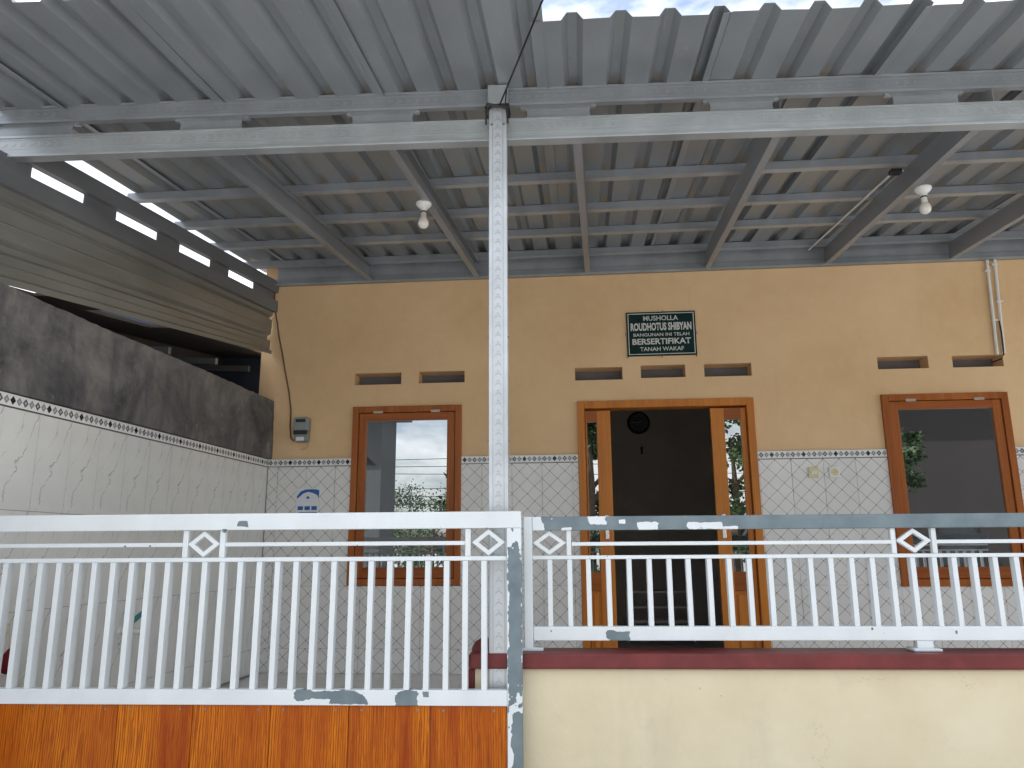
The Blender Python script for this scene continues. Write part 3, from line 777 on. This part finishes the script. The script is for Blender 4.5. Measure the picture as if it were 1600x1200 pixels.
# overhead wire tied round the post head
pts = []
for k in range(25):
    q = (k/24)**1.6; pts.append((-.335+.352*11.15*q, 3.15-11.15*q, 2.885 + 2.4*q*q))
wire = MB().tube(pts, .0042, 6).build('service_wire', 'black_plastic'); tag(wire, 'thin black wire rising from the post head towards the street', 'wire')
m = MB(); kp = []
for k in range(60):
    a = k*.55; kp.append((-.344+.052*max(-1, min(1, 1.3*math.cos(a))), 3.19+.052*max(-1, min(1, 1.3*math.sin(a))), 2.872+.006*math.sin(k*1.7)+.0004*k))
MB().tube(kp, .005, 5).build('wire_tie', 'black_plastic', wire)
MB().tube([(-.37, 3.135, 2.88), (-.385, 3.132, 2.86), (-.392, 3.14, 2.83), (-.394, 3.15, 2.80)], .005, 6).tube([(-.33, 3.135, 2.88), (-.302, 3.13, 2.875), (-.296, 3.135, 2.84), (-.293, 3.15, 2.80)], .005, 6).tube([(-.305, 3.135, 2.88), (-.298, 3.12, 2.93), (-.296, 3.12, 2.96)], .0035, 6).build('wire_tail', 'black_plastic', wire)

# ------------------------------------------------------------------ front wall, railing, gate (local x along the street front)
fw = thing('front_wall', 'low cream plastered wall with a maroon coping below the railing', 'wall', (0, 3.25, 0), FA)
MB().box(-.44, 5.0, -.075, .075, -.62, .450).build('wall_body', 'cream', fw, .006)
MB().box(-.462, 5.0, -.098, .098, .4505, .508).build('coping', 'maroon', fw, .008)
MB().box(-.466, -.4405, -.070, .070, -.1, .450).build('end_trim', 'maroon', fw, .006)
m = MB().lathe([(0, .045), (.022, .042), (.045, .028), (.055, .008), (.058, -.004)], 16); m.v = [(a*1.0, b*1.2, c) for a, b, c in m.v]
m.build('coping_end', 'maroon', fw, loc=(-.405, .02, .512))

def diamond(cx, cz, hw, hh, t, y0, y1, name, mat, parent):
    m = MB(); P = [(cx-hw, cz), (cx, cz+hh), (cx+hw, cz), (cx, cz-hh)]; k = 1-t/min(hw, hh)*1.15
    Q = [(cx+(a-cx)*k, cz+(b-cz)*k) for a, b in P]
    vs = [(a, y0, b) for a, b in P] + [(a, y0, b) for a, b in Q] + [(a, y1, b) for a, b in P] + [(a, y1, b) for a, b in Q]
    fs = []
    for i in range(4):
        j = (i+1) % 4
        fs += [(i, j, 4+j, 4+i), (8+j, 8+i, 12+i, 12+j), (i, 8+i, 8+j, j), (4+j, 12+j, 12+i, 4+i)]
    return m.add(vs, fs).build(name, mat, parent, .0015)

rl = thing('railing', 'white painted steel railing with peeling grey top rail on the front wall', 'railing', (0, 3.25, 0), FA)
RX1 = 4.2
MB().box(-.2095, RX1, -.022, .022, .982, 1.038).build('top_rail', 'primer_rail', rl, .003)
MB().box(-.2455, -.2105, -.022, .022, .512, 1.0385).build('end_post', 'paint', rl, .003)
MB().box(-.262, -.170, -.035, .040, .5085, .522).build('base_plate', 'paint', rl, .004)
MB().box(-.2095, RX1, -.020, .020, .548, .602).build('bottom_rail', 'paint_rail_bottom', rl, .003)
MB().box(-.2095, RX1, -.012, .012, .8655, .8805).build('mid_rail', 'paint', rl, .002)
DX = [-.140, 1.325, 2.79]
for a, b in ((-.048, 1.246), (1.404, 2.711), (2.869, RX1)):
    MB().box(a, b, -.010, .010, .9195, .9345).build('thin_rail', 'paint', rl, .002)
for c in DX:
    diamond(c, .932, .069, .0485, .0165, -.012, .012, 'diamond', 'paint', rl)
    for sx in (-1, 1):
        if c < 0 and sx < 0: continue
        MB().box(c+sx*.080-.0095, c+sx*.080+.0095, -.012, .012, .881, .9815).build('diamond_post', 'paint', rl, .002)
bal = MB().box(-.0095, .0095, -.016, .016, .6025, .865).mesh('baluster', 'paint')
x = -.140
while x < RX1-.05: inst('baluster', bal, rl, (x+random.uniform(-.0012, .0012), random.uniform(-.001, .001), 0)).rotation_euler = (0, random.uniform(-.004, .004), random.uniform(-.03, .03)); x += .0806
for x in (1.322, 2.9):
    MB().box(x-.031, x+.031, -.018, .018, .520, .5475).build('foot', 'paint', rl, .002)
    ft_ = MB().box(x-.054, x+.054, -.04, .04, .5085, .520); ft_.build('base_plate', 'paint', rl, .004)

gt = thing('gate', 'white steel sliding gate with diamond panels and orange wood boards below', 'gate', (0, 3.12, 0), FA)
GX0, GX1 = -3.0, -.245
MB().box(GX0, GX1, -.022, .022, .990, 1.056).build('top_rail', 'paint_top', gt, .003)
MB().box(-.303, GX1, -.0225, .0225, -.52, .9895).build('stile', 'paint_stile', gt, .003)
MB().box(GX0, -.3035, -.020, .020, .325, .382).build('bottom_rail', 'paint_bottom', gt, .003)
MB().box(GX0, -.3035, -.012, .012, .8645, .8815).build('mid_rail', 'paint', gt, .002)
gd = [(-2.762, -2.588), (-1.621, -1.446), (-.469, -.303)]
for i, (a, b) in enumerate(gd):
    diamond((a+b)/2+(.0 if i < 2 else .010), .935, .066, .0515, .018, -.012, .012, 'diamond', 'paint', gt)
    for xx in ((a, a+.022), (b-.022, b)):
        if xx[1] < -.31: MB().box(xx[0], xx[1], -.012, .012, .8820, .9895).build('diamond_post', 'paint', gt, .002)
for a, b in ((-2.5875, -1.6215), (-1.4455, -.4695)):
    MB().box(a, b, -.010, .010, .925, .941).build('thin_rail', 'paint', gt, .002)
gb = MB().box(-.0105, .0105, -.019, .019, .3825, .8640).mesh('baluster', 'paint')
x = -.391
while x > GX0: inst('baluster', gb, gt, (x+random.uniform(-.0012, .0012), random.uniform(-.001, .001), 0)).rotation_euler = (0, random.uniform(-.003, .003), random.uniform(-.03, .03)); x -= .0754
bj = [-3.0, -2.728, -2.424, -2.120, -1.825, -1.526, -1.219, -.913, -.598, -.3045]
for a, b in zip(bj[:-1], bj[1:]):
    bd = MB().box(a+.0012, b-.0012, -.012, .006, -.50, .3245).build('board', 'board', gt, .0015)
    for sx in (a+.05, b-.05): MB().lathe([(0, -.0028), (.004, -.0022), (.005, 0)], 8, (sx, -.012, .308), 'y').build('screw', 'screw', bd)
MB().box(GX0, -.3035, .008, .028, -.50, -.46).build('lower_frame', 'paint', gt)

# ------------------------------------------------------------------ neighbour's dark lean-to beyond the side wall
nb = thing('neighbour_shed', 'dark neighbouring lean-to with bare rafters beyond the concrete wall', 'shed')
MB().box(-7.0, -2.70, 6.6, 6.75, -.6, 3.2).build('back_wall', 'dark_wall', nb)
MB().box(-7.1, -6.95, 2.0, 6.59, -.6, 3.2).build('side_wall', 'dark_wall', nb)
MB().box(-7.0, -2.9, 1.9, 2.05, -.6, 2.4).build('front_wall', 'dark_wall', nb)  # unseen wall, added to keep daylight out so the shed stays dark
def ns(y, x): return 2.165+.134*(y-3.16)+.05*(-2.75-x)
def slab(x0, x1, y0, y1, th, name, mat, dz=0):
    vs = [(x, y, ns(y, x)+dz+t_) for t_ in (0, th) for (x, y) in ((x0, y0), (x1, y0), (x1, y1), (x0, y1))]
    return MB().add(vs, [(0,3,2,1),(4,5,6,7),(0,1,5,4),(1,2,6,5),(2,3,7,6),(3,0,4,7)]).build(name, mat, nb)
slab(-7.0, -2.875, 2.0, 6.6, .02, 'roof_panel', 'dark_wood')
slab(-2.873, -2.70, 3.62, 4.06, .015, 'roof_panel', 'dark_wood'); slab(-2.873, -2.70, 4.72, 6.6, .015, 'roof_panel', 'dark_wood'); slab(-2.873, -2.72, 2.0, 3.0, .015, 'roof_panel', 'dark_wood')
for x in (-3.3, -3.9, -4.6, -5.4): slab(x, x+.05, 2.06, 6.58, .09, 'rafter', 'dark_wood', -.094)
for y in (3.6, 4.3, 5.0, 5.7, 6.3): slab(-6.9, -2.88, y, y+.04, .05, 'batten', 'steel_side', -.15)
MB().box(-4.3, -3.0, 5.9, 6.5, 2.16, 2.19).build('spare_sheet', 'steel', nb)

# ------------------------------------------------------------------ across the street: what the panes mirror
def tree(name, label, loc, h, rad, n, seed, mat, low=.35):
    q = random.Random(seed); t = thing(name, label, 'tree', loc, 0, None)
    tr = MB(); tr.tube([(0, 0, 0), (.05*h*.1, 0, h*.25), (.1, .05, h*.5), (.05, .1, h*.8)], [h*.03, h*.024, h*.016, h*.006], 8)
    for k in range(7):
        a = q.uniform(0, 6.28); z = h*q.uniform(.3, .6); tr.tube([(.05, 0, z), (math.cos(a)*rad*.4, math.sin(a)*rad*.4, z+h*.1), (math.cos(a)*rad*.8, math.sin(a)*rad*.8, z+h*.18)], [h*.011, h*.007, h*.003], 6)
    tr.build('trunk', 'bark', t)
    clumps = []
    for k in range(34):
        a = q.uniform(0, 6.28); rr_ = rad*q.uniform(.1, 1)**.6; zz = h*q.uniform(low, 1)
        kk = math.sin(math.pi*min(1, max(0, (zz/h-low)/(1-low)*.85+.12)))
        clumps.append((math.cos(a)*rr_*kk, math.sin(a)*rr_*kk, zz, rad*q.uniform(.14, .30)))
    m = MB()
    for k in range(n):
        cx, cy, cz_, cr_ = q.choice(clumps)
        d = Vector((q.gauss(0, 1), q.gauss(0, 1), q.gauss(0, .8))).normalized()*cr_*q.uniform(.3, 1)
        p = Vector((cx, cy, cz_))+d; L = q.uniform(.10, .19)
        a = Vector((q.gauss(0, 1), q.gauss(0, 1), q.gauss(-.4, .6))).normalized(); b = a.cross(Vector((q.gauss(0, 1), q.gauss(0, 1), q.gauss(0, 1)))).normalized()*L*.28
        m.add([p, p+a*L*.5+b, p+a*L, p+a*L*.5-b], [(0, 1, 2, 3)])
    m.build('crown', mat, t)
tree('street_tree', 'tall leafy tree across the street mirrored in the doorway glass', (.15, -8.0, -.6), 6.0, 1.5, 11000, 5, 'leaf_dark', .15)
tree('street_tree', 'broad tree across the street mirrored beside the bright window sky', (3.9, -8.6, -.6), 5.4, 1.7, 5200, 9, 'leaf', .25)
tree('street_tree', 'dense dark tree across the street mirrored in the dark window', (6.9, -8.0, -.6), 7.5, 1.5, 6000, 12, 'leaf_dark', .12)
tree('street_tree', 'low distant tree mirrored at the foot of the bright window', (-7.4, -26, -.6), 4.2, 3.0, 5000, 21, 'leaf_dark', .15)
tree('street_tree', 'second low distant tree mirrored beside the first in the window', (-9.5, -30, -.6), 4.6, 3.6, 5000, 33, 'leaf_dark', .15)
tree('street_tree', 'slender young tree across the street mirrored at the edge of the bright window', (-2.75, -8.4, -.6), 4.6, .95, 2600, 41, 'leaf_dark', .3)
def far_house(loc, w, d, h, label, wall, gable):
    t = thing('street_house', label, 'house', loc)
    MB().box(-w/2, w/2, -d, 0, 0, h).build('wall', wall, t)
    MB().prism([(-w/2-.4, h+.003), (w/2+.4, h+.003), (w/2+.4, h+.12), (0, h+gable), (-w/2-.4, h+.12)], -d-.3, .5, 'y').build('roof', 'far_roof', t)
    for x in (-w*.28, w*.28):
        wd = MB().box(x-.5, x+.5, 0, .05, 1.0, 2.3).build('window', 'far_dark', t); MB().box(x-.42, x+.42, .051, .056, 1.08, 2.22).build('pane', 'meter_dark', wd)
    MB().box(-.45, .45, 0, .05, 0, 2.1).build('door', 'far_dark', t)
far_house((12.6, -10.5, -.6), 8.4, 5, 6.0, 'dark house across the street mirrored in the dark window', 'far_dark', 1.6)
far_house((-8.65, -8.2, -.6), 6.6, 1.6, 5.2, 'grey house across the street mirrored at the edge of the bright window', 'far_grey', 1.2)
pole = thing('utility_pole', 'concrete utility pole across the street carrying wires', 'pole', (2.1, -8.6, -.6))
MB().tube([(0, 0, 0), (0, 0, 7.4)], [.13, .08], 12).build('shaft', 'far_wall', pole); MB().box(-.7, .7, -.05, .05, 6.7, 6.8).build('crossarm', 'far_dark', pole)
for k in range(6):
    z = 2.2+.32*k; pts = []
    for i in range(25):
        q = i/24; x = -22+46*q; pts.append((x, -11.5-.1*k, z+.5*(2*q-1)**2+.03*x*((k % 3)-.6)*.5))
    tag(MB().tube(pts, .010, 5).build('street_wire', 'black_plastic'), 'sagging black wire along the street mirrored in the window', 'wire', 'wires along the street')
